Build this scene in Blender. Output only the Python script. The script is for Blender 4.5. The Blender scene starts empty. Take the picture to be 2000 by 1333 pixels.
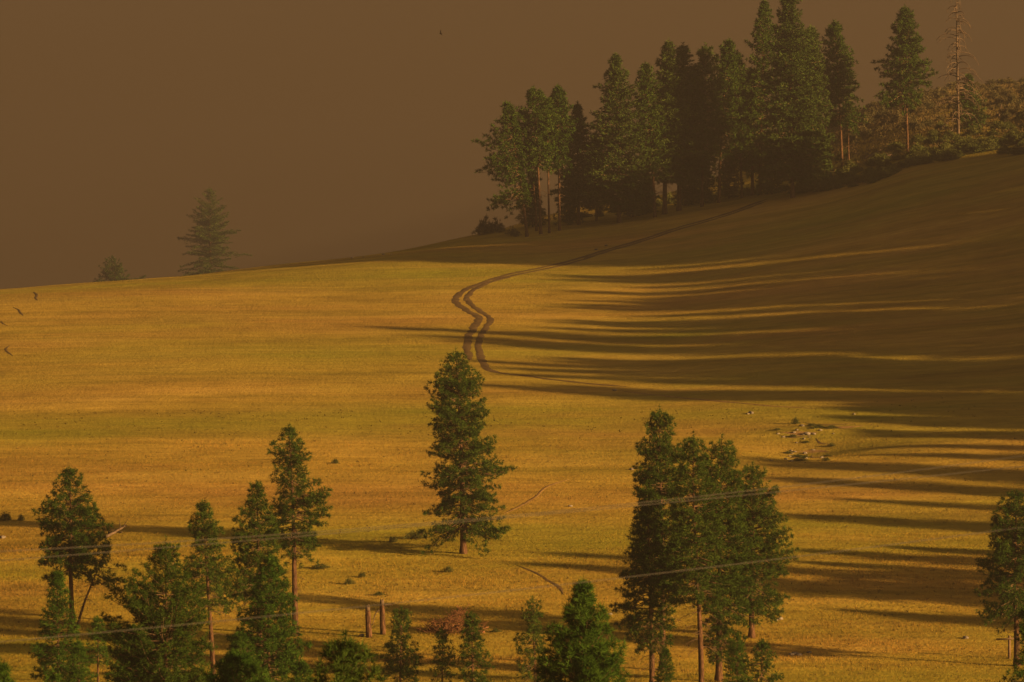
import bpy, math, random
import numpy as np
from mathutils import Vector

# ------------------------------------------------------------------ camera, sky, sun, exposure
SC = bpy.context.scene
COL = SC.collection
F = 1000.0 / math.tan(math.radians(6.0))      # focal length in photograph pixels (12 degree lens)
VH = 700.0                                    # picture row of the level line
CZ = 32.0                                     # height of the camera above the valley floor
SUN_EL, SUN_AZ = 11.5, 27.0                   # sun low on the right, a little behind the camera

cam = bpy.data.cameras.new('camera')
cam.sensor_width = 36.0
cam.angle = math.radians(12.0)
cam.clip_start, cam.clip_end = 1.0, 9000.0
cam.dof.use_dof = True
cam.dof.focus_distance = 560.0
cam.dof.aperture_fstop = (cam.lens / 1000.0) / 0.07
camo = bpy.data.objects.new('camera', cam)
COL.objects.link(camo)
camo.location = (0, 0, CZ)
camo.rotation_euler = (math.radians(90) + math.atan((VH - 666.5) / F), 0, 0)
SC.camera = camo

world = bpy.data.worlds.new('World')
SC.world = world
world.use_nodes = True
wn = world.node_tree
wn.nodes.clear()
w_out = wn.nodes.new('ShaderNodeOutputWorld')
w_bg = wn.nodes.new('ShaderNodeBackground')
w_sky = wn.nodes.new('ShaderNodeTexSky')
w_sky.sky_type = 'NISHITA'
w_sky.sun_disc = False
w_sky.sun_elevation = math.radians(SUN_EL)
w_sky.sun_rotation = math.radians(90 + SUN_AZ)
w_sky.dust_density = 10.0
w_mix = wn.nodes.new('ShaderNodeMixRGB')      # the sky is veiled almost wholly by brown smoke
w_mix.inputs[0].default_value = 0.78
w_mix.inputs[2].default_value = (1.02, 0.47, 0.125, 1)
wn.links.new(w_sky.outputs[0], w_mix.inputs[1])
wn.links.new(w_mix.outputs[0], w_bg.inputs[0])
w_bg.inputs[1].default_value = 0.049
wn.links.new(w_bg.outputs[0], w_out.inputs[0])

a = math.radians(SUN_AZ)
SUN_DIR = Vector((math.cos(a) * math.cos(math.radians(SUN_EL)), -math.sin(a) * math.cos(math.radians(SUN_EL)), math.sin(math.radians(SUN_EL))))
sun = bpy.data.lights.new('sun', 'SUN')
sun.energy = 5.0
sun.color = (1.0, 0.56, 0.20)                 # sunlight reddened by wildfire smoke
sun.angle = math.radians(1.1)
suno = bpy.data.objects.new('sun', sun)
COL.objects.link(suno)
suno.rotation_euler = SUN_DIR.to_track_quat('Z', 'Y').to_euler()

SC.view_settings.view_transform = 'Standard'
SC.view_settings.look = 'None'
SC.view_settings.gamma = 1.0
SC.view_settings.use_curve_mapping = False
SC.view_settings.exposure = 1.86
SC.render.engine = 'CYCLES'
cy = SC.cycles
cy.use_denoising = True
cy.max_bounces = 5
cy.diffuse_bounces = 2
cy.transmission_bounces = 3
cy.volume_bounces = 0
cy.transparent_max_bounces = 8

# ------------------------------------------------------------------ helpers
def mesh_from(name, V, T, mats, smooth=False, midx=None):
    V = np.asarray(V, dtype=np.float32).reshape(-1, 3)
    T = np.asarray(T, dtype=np.int32).reshape(-1, 3)
    me = bpy.data.meshes.new(name)
    me.vertices.add(len(V)); me.vertices.foreach_set('co', V.ravel())
    me.loops.add(len(T) * 3); me.loops.foreach_set('vertex_index', T.ravel())
    me.polygons.add(len(T)); me.polygons.foreach_set('loop_start', np.arange(0, len(T) * 3, 3, dtype=np.int32))
    if midx is not None: me.polygons.foreach_set('material_index', np.asarray(midx, dtype=np.int32))
    me.update(calc_edges=True)
    if smooth: me.polygons.foreach_set('use_smooth', np.ones(len(T), dtype=bool))
    for m in (mats if isinstance(mats, (list, tuple)) else [mats]): me.materials.append(m)
    return me

def link(name, data, parent=None, loc=(0, 0, 0), rz=0.0):
    o = bpy.data.objects.new(name, data)
    COL.objects.link(o)
    o.location = loc; o.rotation_euler = (0, 0, rz)
    if parent is not None: o.parent = parent
    return o

def tag(o, label=None, cat=None, group=None, kind=None):
    if label: o['label'] = label
    if cat: o['category'] = cat
    if group: o['group'] = group
    if kind: o['kind'] = kind
    return o

def copy_tree(o, parent=None):
    c = o.copy(); COL.objects.link(c); c.parent = parent
    for ch in list(o.children): copy_tree(ch, c)
    return c

class MB:
    """collects tubes and triangles"""
    def __init__(s): s.V = []; s.T = []; s.n = 0
    def add(s, V, T):
        V = np.asarray(V, float).reshape(-1, 3); T = np.asarray(T, int).reshape(-1, 3)
        s.V.append(V); s.T.append(T + s.n); s.n += len(V)
    def tube(s, P, R, sides=6, cap=True):
        P = np.asarray(P, float); R = np.asarray(R, float); n = len(P)
        d = np.gradient(P, axis=0); d /= np.linalg.norm(d, axis=1)[:, None] + 1e-9
        ref = np.array([0, 0, 1.0]) if abs(d[:, 2]).mean() < .8 else np.array([1.0, 0, 0])
        e1 = np.cross(d, ref); e1 /= np.linalg.norm(e1, axis=1)[:, None] + 1e-9
        e2 = np.cross(d, e1)
        th = np.linspace(0, 2 * np.pi, sides, endpoint=False)
        ring = e1[:, None] * np.cos(th)[None, :, None] + e2[:, None] * np.sin(th)[None, :, None]
        V = (P[:, None] + ring * R[:, None, None]).reshape(-1, 3)
        i = np.arange(n - 1)[:, None] * sides + np.arange(sides)[None]
        j = np.arange(n - 1)[:, None] * sides + (np.arange(sides)[None] + 1) % sides
        T = np.concatenate([np.stack([i, j, i + sides], -1).reshape(-1, 3), np.stack([j, j + sides, i + sides], -1).reshape(-1, 3)])
        if cap:
            k = len(V); V = np.vstack([V, P[:1], P[-1:]])
            a0 = np.arange(sides); b0 = (a0 + 1) % sides; o = (n - 1) * sides
            T = np.vstack([T, np.stack([b0, a0, np.full(sides, k)], -1), np.stack([a0 + o, b0 + o, np.full(sides, k + 1)], -1)])
        s.add(V, T)
    def mesh(s, name, mats, smooth=False): return mesh_from(name, np.vstack(s.V), np.vstack(s.T), mats, smooth)
    @property
    def empty(s): return s.n == 0

def vnoise(x, y, seed):
    """smooth value noise on numpy arrays, -1..1"""
    xi = np.floor(x).astype(np.int64); yi = np.floor(y).astype(np.int64)
    fx = x - xi; fy = y - yi
    fx = fx * fx * (3 - 2 * fx); fy = fy * fy * (3 - 2 * fy)
    def h(i, j):
        k = (i * 374761393 + j * 668265263 + seed * 982451653) & 0x7fffffff
        k = ((k ^ (k >> 13)) * 1274126177) & 0x7fffffff
        return ((k ^ (k >> 16)) & 0xffff) / 32767.5 - 1
    return (h(xi, yi) * (1 - fx) + h(xi + 1, yi) * fx) * (1 - fy) + (h(xi, yi + 1) * (1 - fx) + h(xi + 1, yi + 1) * fx) * fy

def pchip(x, y, q):
    """monotone cubic through (x, y)"""
    x = np.asarray(x, float); y = np.asarray(y, float)
    h = np.diff(x); d = np.diff(y) / h
    m = np.zeros_like(y)
    w1 = 2 * h[1:] + h[:-1]; w2 = h[1:] + 2 * h[:-1]
    ok = d[:-1] * d[1:] > 0
    m[1:-1][ok] = ((w1 + w2)[ok]) / (w1[ok] / d[:-1][ok] + w2[ok] / d[1:][ok])
    m[0] = d[0]; m[-1] = d[-1]
    q = np.clip(q, x[0], x[-1])
    i = np.clip(np.searchsorted(x, q) - 1, 0, len(x) - 2)
    t = (q - x[i]) / h[i]
    return ((2 * t**3 - 3 * t**2 + 1) * y[i] + (t**3 - 2 * t**2 + t) * h[i] * m[i] + (-2 * t**3 + 3 * t**2) * y[i + 1] + (t**3 - t**2) * h[i] * m[i + 1])

# ------------------------------------------------------------------ materials
def new_mat(name):
    m = bpy.data.materials.new(name); m.use_nodes = True
    nt = m.node_tree; nt.nodes.clear()
    out = nt.nodes.new('ShaderNodeOutputMaterial')
    return m, nt, out

def nd(nt, typ, **kw):
    n = nt.nodes.new(typ)
    for k, v in kw.items(): setattr(n, k, v)
    return n

def noise(nt, vec, scale, detail=3.0, rough=.55):
    n = nd(nt, 'ShaderNodeTexNoise'); n.inputs['Scale'].default_value = scale
    n.inputs['Detail'].default_value = detail; n.inputs['Roughness'].default_value = rough
    nt.links.new(vec, n.inputs['Vector']); return n.outputs['Fac']

def ramp(nt, fac, stops):
    r = nd(nt, 'ShaderNodeValToRGB'); nt.links.new(fac, r.inputs[0])
    e = r.color_ramp.elements
    while len(e) < len(stops): e.new(.5)
    for k, (p, c) in enumerate(stops): e[k].position = p; e[k].color = (*c, 1)
    return r.outputs[0]

def mixc(nt, fac, a_, b_, mode='MIX'):
    m = nd(nt, 'ShaderNodeMixRGB', blend_type=mode)
    for s, v in ((0, fac), (1, a_), (2, b_)):
        if isinstance(v, (int, float)): m.inputs[s].default_value = v
        elif isinstance(v, tuple): m.inputs[s].default_value = (*v, 1)
        else: nt.links.new(v, m.inputs[s])
    return m.outputs[0]

def meadow_colour(nt):
    """dry gold grass with greener swales, by real position on the hill"""
    g = nd(nt, 'ShaderNodeNewGeometry').outputs['Position']
    mp = nd(nt, 'ShaderNodeMapping'); mp.inputs['Scale'].default_value = (.45, 1, 0); nt.links.new(g, mp.inputs[0])
    p = mp.outputs[0]
    big = noise(nt, p, .016, 4, .55)
    mid = noise(nt, p, .07, 4, .6)
    fine = noise(nt, p, .6, 3, .6)
    c = ramp(nt, mid, [(.30, (.255, .185, .034)), (.5, (.37, .27, .050)), (.70, (.45, .325, .075))])
    gmask = ramp(nt, big, [(.42, (0, 0, 0)), (.60, (1, 1, 1))])
    gm2 = mixc(nt, 1.0, gmask, ramp(nt, mid, [(.3, (.35, .35, .35)), (.65, (1, 1, 1))]), 'MULTIPLY')
    c = mixc(nt, gm2, c, (.235, .232, .026))
    red = ramp(nt, noise(nt, p, .03, 3, .6), [(.50, (0, 0, 0)), (.70, (.75, .75, .75))])
    c = mixc(nt, red, c, (.34, .21, .055))
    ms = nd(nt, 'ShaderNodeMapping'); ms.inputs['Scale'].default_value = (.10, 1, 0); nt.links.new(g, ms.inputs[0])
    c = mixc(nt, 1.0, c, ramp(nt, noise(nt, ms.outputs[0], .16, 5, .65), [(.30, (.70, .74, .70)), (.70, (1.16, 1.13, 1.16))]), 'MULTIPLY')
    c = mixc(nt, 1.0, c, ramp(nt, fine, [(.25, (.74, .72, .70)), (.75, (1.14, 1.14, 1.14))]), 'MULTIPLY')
    return c, g

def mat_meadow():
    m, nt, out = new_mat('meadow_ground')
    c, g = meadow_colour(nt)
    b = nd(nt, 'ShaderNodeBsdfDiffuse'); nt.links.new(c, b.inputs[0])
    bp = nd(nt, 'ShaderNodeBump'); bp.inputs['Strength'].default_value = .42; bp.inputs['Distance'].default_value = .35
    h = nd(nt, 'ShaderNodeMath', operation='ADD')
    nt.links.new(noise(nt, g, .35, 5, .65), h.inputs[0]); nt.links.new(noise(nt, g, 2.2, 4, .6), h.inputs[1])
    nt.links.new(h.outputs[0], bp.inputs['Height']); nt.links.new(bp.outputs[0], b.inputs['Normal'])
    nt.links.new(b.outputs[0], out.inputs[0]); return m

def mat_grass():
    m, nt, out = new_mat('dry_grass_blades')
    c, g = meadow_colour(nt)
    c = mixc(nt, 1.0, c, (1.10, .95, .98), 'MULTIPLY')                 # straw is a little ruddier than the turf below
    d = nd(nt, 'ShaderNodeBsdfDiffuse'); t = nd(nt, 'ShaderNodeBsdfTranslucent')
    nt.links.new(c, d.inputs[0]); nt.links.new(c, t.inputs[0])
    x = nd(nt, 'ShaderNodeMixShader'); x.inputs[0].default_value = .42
    nt.links.new(d.outputs[0], x.inputs[1]); nt.links.new(t.outputs[0], x.inputs[2])
    nt.links.new(x.outputs[0], out.inputs[0]); return m

def mat_leaf(name, dark, light, trans=.25, scale=.9):
    m, nt, out = new_mat(name)
    tc = nd(nt, 'ShaderNodeTexCoord').outputs['Object']
    oi = nd(nt, 'ShaderNodeObjectInfo').outputs['Random']
    c = ramp(nt, noise(nt, tc, scale, 3, .6), [(.33, dark), (.67, light)])
    c = mixc(nt, 1.0, c, ramp(nt, oi, [(0, (.82, .86, .8)), (1, (1.18, 1.1, 1.1))]), 'MULTIPLY')
    d = nd(nt, 'ShaderNodeBsdfDiffuse'); t = nd(nt, 'ShaderNodeBsdfTranslucent')
    nt.links.new(c, d.inputs[0]); nt.links.new(c, t.inputs[0])
    x = nd(nt, 'ShaderNodeMixShader'); x.inputs[0].default_value = trans
    nt.links.new(d.outputs[0], x.inputs[1]); nt.links.new(t.outputs[0], x.inputs[2])
    nt.links.new(x.outputs[0], out.inputs[0]); return m

def mat_rough(name, stops, scale=3.0, bump=.03, stretch=(1, 1, 1)):
    m, nt, out = new_mat(name)
    tc = nd(nt, 'ShaderNodeTexCoord').outputs['Object']
    mp = nd(nt, 'ShaderNodeMapping'); mp.inputs['Scale'].default_value = stretch; nt.links.new(tc, mp.inputs[0])
    f = noise(nt, mp.outputs[0], scale, 5, .65)
    b = nd(nt, 'ShaderNodeBsdfDiffuse'); nt.links.new(ramp(nt, f, stops), b.inputs[0])
    bp = nd(nt, 'ShaderNodeBump'); bp.inputs['Distance'].default_value = bump
    nt.links.new(f, bp.inputs['Height']); nt.links.new(bp.outputs[0], b.inputs['Normal'])
    nt.links.new(b.outputs[0], out.inputs[0]); return m

M_GROUND = mat_meadow()
M_GRASS = mat_grass()
M_PINE = mat_leaf('pine_needles', (.020, .043, .008), (.056, .098, .017), .16)
M_YOUNG = mat_leaf('young_pine_needles', (.024, .062, .009), (.058, .118, .017), .20)
M_FIR = mat_leaf('fir_needles', (.030, .058, .015), (.074, .110, .026), .18)
M_SHRUB = mat_leaf('shrub_leaves', (.05, .07, .02), (.115, .13, .04), .25, 2.0)
M_SAGE = mat_leaf('sagebrush_leaves', (.065, .068, .032), (.155, .132, .062))
M_BARK = mat_rough('pine_bark', [(.36, (.022, .015, .010)), (.52, (.085, .050, .030)), (.70, (.165, .092, .052))], 4.5, .09, (1.6, 1.6, .35))
M_LIMB = mat_rough('limb_bark', [(.3, (.07, .048, .03)), (.7, (.17, .115, .07))], 3.0, .01)
M_DEAD = mat_rough('dead_wood', [(.3, (.05, .038, .028)), (.7, (.14, .105, .075))], 2.0, .01, (1, 1, .4))
M_RUST = mat_rough('red_dead_twigs', [(.3, (.075, .040, .022)), (.7, (.22, .11, .055))], 3.0, .01)
M_DARK_BROWN = mat_rough('dark_brown_ground', [(.3, (.06, .043, .026)), (.7, (.15, .105, .045))], .9, .05)  # dark brown for the wheel ruts, gullies and eroded edges
M_PATH_SHADE = mat_rough('worn_path_and_shade', [(.35, (.15, .095, .045)), (.65, (.30, .20, .075))], 1.1, .08)  # worn trail and bare soil; also colours the painted crease shadow
M_ROCK = mat_rough('field_stone', [(.3, (.09, .08, .07)), (.7, (.25, .225, .195))], 1.5, .08)
M_WIRE = mat_rough('aluminium_cable', [(.3, (.055, .054, .052)), (.7, (.08, .077, .072))], .6, .0)
M_POST = mat_rough('weathered_post', [(.3, (.09, .06, .04)), (.7, (.17, .12, .08))], 3.0, .02)
M_BIRD = mat_rough('dark_feathers', [(.3, (.015, .012, .010)), (.7, (.03, .026, .022))], 3.0, .0)

# ------------------------------------------------------------------ terrain: a smooth hill across a valley
DROW = [400, 476, 550, 620, 690, 760, 820, 870, 950, 1100, 1400, 1800, 2600]
TAB = {
 -2500: [1400, 1150, 985, 860, 770, 720, 710, 715, 720, 720, 710, 715, 740],
 -400: [1345, 1092, 912, 780, 667, 592, 585, 592, 602, 610, 600, 610, 650],
 0:    [1338, 1085, 904, 770, 653, 575, 566.5, 574, 588, 598, 583, 595, 645],
 250:  [1335, 1082, 901, 767, 649, 566, 548.5, 556, 572, 585, 564, 580, 635],
 500:  [1333, 1080, 900, 765, 647, 560, 525, 524, 540, 562, 548, 565, 625],
 750:  [1333, 1080, 900, 765, 646, 556, 501, 496, 508, 540, 545, 565, 625],
 905:  [1333, 1080, 900, 765, 645, 554, 490, 465, 474, 520, 545, 570, 640],
 1100: [1333, 1080, 900, 765, 645, 550, 478, 434, 414, 440, 500, 550, 630],
 1300: [1333, 1080, 899, 762, 640, 541, 456, 404, 380, 400, 470, 530, 620],
 1600: [1333, 1080, 893, 745, 610, 495, 404, 347, 285, 250, 300, 400, 560],
 1800: [1333, 1080, 890, 738, 592, 460, 350, 293, 228, 188, 230, 330, 520],
 2000: [1333, 1080, 886, 725, 570, 420, 308, 262, 206, 163, 200, 300, 500],
 2300: [1333, 1078, 875, 698, 515, 330, 228, 186, 150, 120, 160, 280, 490],
 3000: [1330, 1070, 850, 630, 410, 215, 140, 115, 95, 85, 120, 250, 480],
 5000: [1320, 1050, 790, 540, 310, 140, 80, 65, 60, 60, 110, 250, 480],
}
UC = sorted(TAB)
LOWD = [-160, 0, 22, 55, 105, 160, 240, 310]
LOWZ = [-2.0, -2.2, -4.5, -13.0, -25.0, -29.6, -30.0, -29.2]
PROF = [(np.array(LOWD + DROW, float), np.array(LOWZ + [d * (VH - v) / F for d, v in zip(DROW, TAB[u])])) for u in UC]

def terrain(x, y):
    x = np.asarray(x, float); y = np.asarray(y, float)
    u = np.clip(1000 + F * x / np.maximum(y, 60), UC[0], UC[-1])
    Z = np.stack([pchip(p[0], p[1], y) for p in PROF])            # one row per column of the table
    U = np.array(UC, float)
    i = np.clip(np.searchsorted(U, u) - 1, 0, len(U) - 2)
    h = U[i + 1] - U[i]; t = (u - U[i]) / h
    k = np.arange(u.size); sh = u.shape
    i = i.ravel(); Zf = Z.reshape(len(U), -1)
    def g(j): return Zf[np.clip(j, 0, len(U) - 1), k]
    def slope(j):
        jl = np.clip(j - 1, 0, len(U) - 1); jr = np.clip(j + 1, 0, len(U) - 1)
        return (g(jr) - g(jl)) / (U[jr] - U[jl])
    t = t.ravel(); h = h.ravel()
    z = ((2 * t**3 - 3 * t**2 + 1) * g(i) + (t**3 - 2 * t**2 + t) * h * slope(i) + (-2 * t**3 + 3 * t**2) * g(i + 1) + (t**3 - t**2) * h * slope(i + 1)).reshape(sh)
    w = np.clip((y - 330) / 80, 0, 1)
    n = .20 * vnoise(x / 34, y / 22, 3) + .11 * vnoise(x / 13, y / 11, 5) + .05 * vnoise(x / 5, y / 5, 7)
    # a washed-out hollow on the right of the meadow
    hx, hy = 33.5, 562.0
    n = n - 1.5 * np.exp(-(((x - hx) / 8) ** 2 + ((y - hy) / 8) ** 2)) + .55 * np.exp(-(((x - hx + 8) / 5) ** 2 + ((y - hy + 7) / 6) ** 2)) + .4 * np.exp(-(((x - hx - 1) / 6) ** 2 + ((y - hy - 13) / 4) ** 2))
    return CZ + z + n * w

def axis(segs):
    out = []
    for a0, b0, st in segs: out += list(np.arange(a0, b0, st))
    return np.array(out + [segs[-1][1]], float)
GX = axis([(-460, -200, 8), (-200, -125, 3), (-125, 125, 1.25), (125, 200, 3), (200, 460, 8)])
GY = axis([(-150, 370, 8), (370, 900, 1.5), (900, 1150, 4), (1150, 1950, 12)])
XX, YY = np.meshgrid(GX, GY)
ZZ = terrain(XX.ravel(), YY.ravel()).reshape(XX.shape)

def ground_z(x, y):
    """height of the terrain mesh (bilinear)"""
    x = np.asarray(x, float); y = np.asarray(y, float)
    i = np.clip(np.searchsorted(GX, x) - 1, 0, len(GX) - 2); j = np.clip(np.searchsorted(GY, y) - 1, 0, len(GY) - 2)
    fx = np.clip((x - GX[i]) / (GX[i + 1] - GX[i]), 0, 1); fy = np.clip((y - GY[j]) / (GY[j + 1] - GY[j]), 0, 1)
    return (ZZ[j, i] * (1 - fx) + ZZ[j, i + 1] * fx) * (1 - fy) + (ZZ[j + 1, i] * (1 - fx) + ZZ[j + 1, i + 1] * fx) * fy

DS = np.arange(372, 1150, .5)
def spot(u, v):
    """the place on the hill seen at photograph pixel (u, v)"""
    x = (u - 1000) / F * DS
    vt = VH - (ground_z(x, DS) - CZ) * F / DS
    k = np.argmax(vt <= v) if (vt <= v).any() else int(np.argmin(vt))
    return np.array([x[k], DS[k], ground_z(x[k], DS[k])])
def stand(u, D):
    x = (u - 1000) / F * D
    return np.array([x, D, float(ground_z(x, D))])

nx, ny = len(GX), len(GY)
ii = (np.arange(ny - 1)[:, None] * nx + np.arange(nx - 1)[None]).ravel()
TT = np.concatenate([np.stack([ii, ii + 1, ii + nx + 1], -1), np.stack([ii, ii + nx + 1, ii + nx], -1)])
hill = link('hillside', mesh_from('hillside', np.stack([XX.ravel(), YY.ravel(), ZZ.ravel()], -1), TT, M_GROUND, True))
tag(hill, 'wide hillside meadow of dry golden grass rising to a ridge', kind='structure')

# ------------------------------------------------------------------ wheel tracks and gullies
TRACK_PTS = []
def strip(name, px, width, mat, seed, lift=.035, sm=40, pts=None):
    P = np.array([spot(*q) for q in px]) if pts is None else np.array(pts, float)
    d = np.r_[0, np.cumsum(np.linalg.norm(np.diff(P[:, :2], axis=0), axis=1))]
    s = np.arange(0, d[-1], .5)
    x = np.interp(s, d, P[:, 0]); y = np.interp(s, d, P[:, 1])
    for _ in range(sm):
        x[1:-1] = (x[:-2] + 2 * x[1:-1] + x[2:]) / 4; y[1:-1] = (y[:-2] + 2 * y[1:-1] + y[2:]) / 4
    tx, ty = np.gradient(x), np.gradient(y); L = np.hypot(tx, ty) + 1e-9; tx /= L; ty /= L
    end = np.clip(np.minimum(s, s[-1] - s) / 3, .05, 1)
    wv = width * end
    V = []
    for k, f in enumerate((-.5, -.25, 0, .25, .5)):
        jit = 1 + (.35 * vnoise(s / 2.4, s * 0 + k, seed) if k in (0, 4) else 0)
        ox = x - ty * wv * f * jit; oy = y + tx * wv * f * jit
        V.append(np.stack([ox, oy, ground_z(ox, oy) + (lift if k not in (0, 4) else .006)], -1))
    V = np.stack(V, 1).reshape(-1, 3); n = len(s)
    i = (np.arange(n - 1)[:, None] * 5 + np.arange(4)[None]).ravel()
    T = np.concatenate([np.stack([i, i + 1, i + 6], -1), np.stack([i, i + 6, i + 5], -1)])
    if T.size and np.cross(V[T[0, 1]] - V[T[0, 0]], V[T[0, 2]] - V[T[0, 0]])[2] < 0: T = T[:, ::-1]
    TRACK_PTS.append(np.stack([x, y, wv * .5 + .15], -1))
    return mesh_from(name, V, T, mat, True)

rutA = [(1500, 389), (1400, 424), (1320, 446), (1203, 483), (1101, 514), (1040, 527), (1000, 535), (963, 545), (930, 557), (902, 570), (888, 583), (894, 596), (922, 613), (937, 622), (925, 641), (915, 660), (912, 685), (918, 705)]
rutB = [(1500, 393), (1400, 428), (1320, 450), (1203, 487), (1101, 518), (1040, 531), (999, 540), (948, 554), (922, 568), (909, 583), (922, 598), (945, 613), (960, 624), (950, 639), (937, 659), (932, 682), (942, 705), (948, 718), (960, 728), (1024, 733), (1075, 743), (1152, 751), (1230, 757)]  # the last stretch paints a shadow streak on past the real rut
trk = link('dirt_track', None); tag(trk, 'dark two-rut dirt track curving down the golden meadow', kind='structure')
link('wheel_rut', strip('wheel_rut', rutA, 1.15, M_DARK_BROWN, 1), trk)
link('wheel_rut', strip('wheel_rut', rutB, 1.0, M_DARK_BROWN, 2), trk)
ft = link('path_shade_strip', strip('path_shade_strip', [(1208, 764), (1300, 774), (1400, 784), (1500, 795), (1600, 800)], .7, M_PATH_SHADE, 3))  # shadow of a ground crease, painted as a thin brown strip
tag(ft, 'faint narrow painted shadow of a ground crease running across the slope from a pale rock', kind='structure')
ft = link('path_shade_strip', strip('path_shade_strip', [(985, 1005), (1020, 988), (1052, 968), (1060, 955), (1090, 943), (1112, 938)], .35, M_PATH_SHADE, 4))
tag(ft, 'thin worn trail climbing the grass behind the lone pine', kind='structure')
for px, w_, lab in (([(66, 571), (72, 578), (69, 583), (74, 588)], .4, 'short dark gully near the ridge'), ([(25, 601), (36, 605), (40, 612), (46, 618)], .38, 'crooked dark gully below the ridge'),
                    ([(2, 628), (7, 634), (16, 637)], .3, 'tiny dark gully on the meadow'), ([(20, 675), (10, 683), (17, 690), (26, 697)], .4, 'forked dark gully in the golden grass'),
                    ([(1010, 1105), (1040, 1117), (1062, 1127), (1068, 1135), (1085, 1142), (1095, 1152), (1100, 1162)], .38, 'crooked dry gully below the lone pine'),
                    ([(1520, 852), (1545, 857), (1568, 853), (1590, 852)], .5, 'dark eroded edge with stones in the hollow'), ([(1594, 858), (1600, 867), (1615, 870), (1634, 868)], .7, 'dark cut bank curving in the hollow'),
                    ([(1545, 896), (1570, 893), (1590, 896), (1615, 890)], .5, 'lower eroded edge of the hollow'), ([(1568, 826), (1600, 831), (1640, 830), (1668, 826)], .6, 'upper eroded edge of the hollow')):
    tag(link('erosion_gully', strip('erosion_gully', px, w_, M_DARK_BROWN, 5, sm=3)), lab, kind='structure')

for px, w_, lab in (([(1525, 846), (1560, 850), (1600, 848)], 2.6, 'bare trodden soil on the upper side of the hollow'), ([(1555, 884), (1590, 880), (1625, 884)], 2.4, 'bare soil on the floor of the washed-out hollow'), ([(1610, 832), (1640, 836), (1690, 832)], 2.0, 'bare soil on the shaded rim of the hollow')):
    tag(link('bare_soil', strip('bare_soil', px, w_, M_PATH_SHADE, 8, sm=8)), lab, kind='structure')

# ------------------------------------------------------------------ trees
def unit(v): return v / (np.linalg.norm(v, axis=-1, keepdims=True) + 1e-9)

def needles(rng, P, Dn, S, K, w, bias, flat=1.0):
    """bursts of needle blades: P positions, Dn twig directions, S sizes"""
    n = len(P)
    r = rng.normal(size=(n, K, 3)); r = unit(r)
    d = Dn[:, None] * bias + r; d[..., 2] *= flat; d = unit(d)
    L = S[:, None] * rng.uniform(.65, 1.15, (n, K))
    side = unit(np.cross(d, unit(rng.normal(size=(n, K, 3))))) * (w / 2)
    base = P[:, None] + d * (.10 * L)[..., None]
    V = np.stack([base - side, base + side, base + d * L[..., None]], 2).reshape(-1, 3)
    return V, np.arange(len(V)).reshape(-1, 3)

DETAIL = {  # tuft length, blade width, blades per tuft, tuft spacing
 'near': (.27, .034, 14, .26), 'close': (.40, .036, 18, .30), 'mid': (.33, .043, 14, .31), 'far': (.58, .17, 6, .60), 'small': (.29, .042, 12, .26)}

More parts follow.
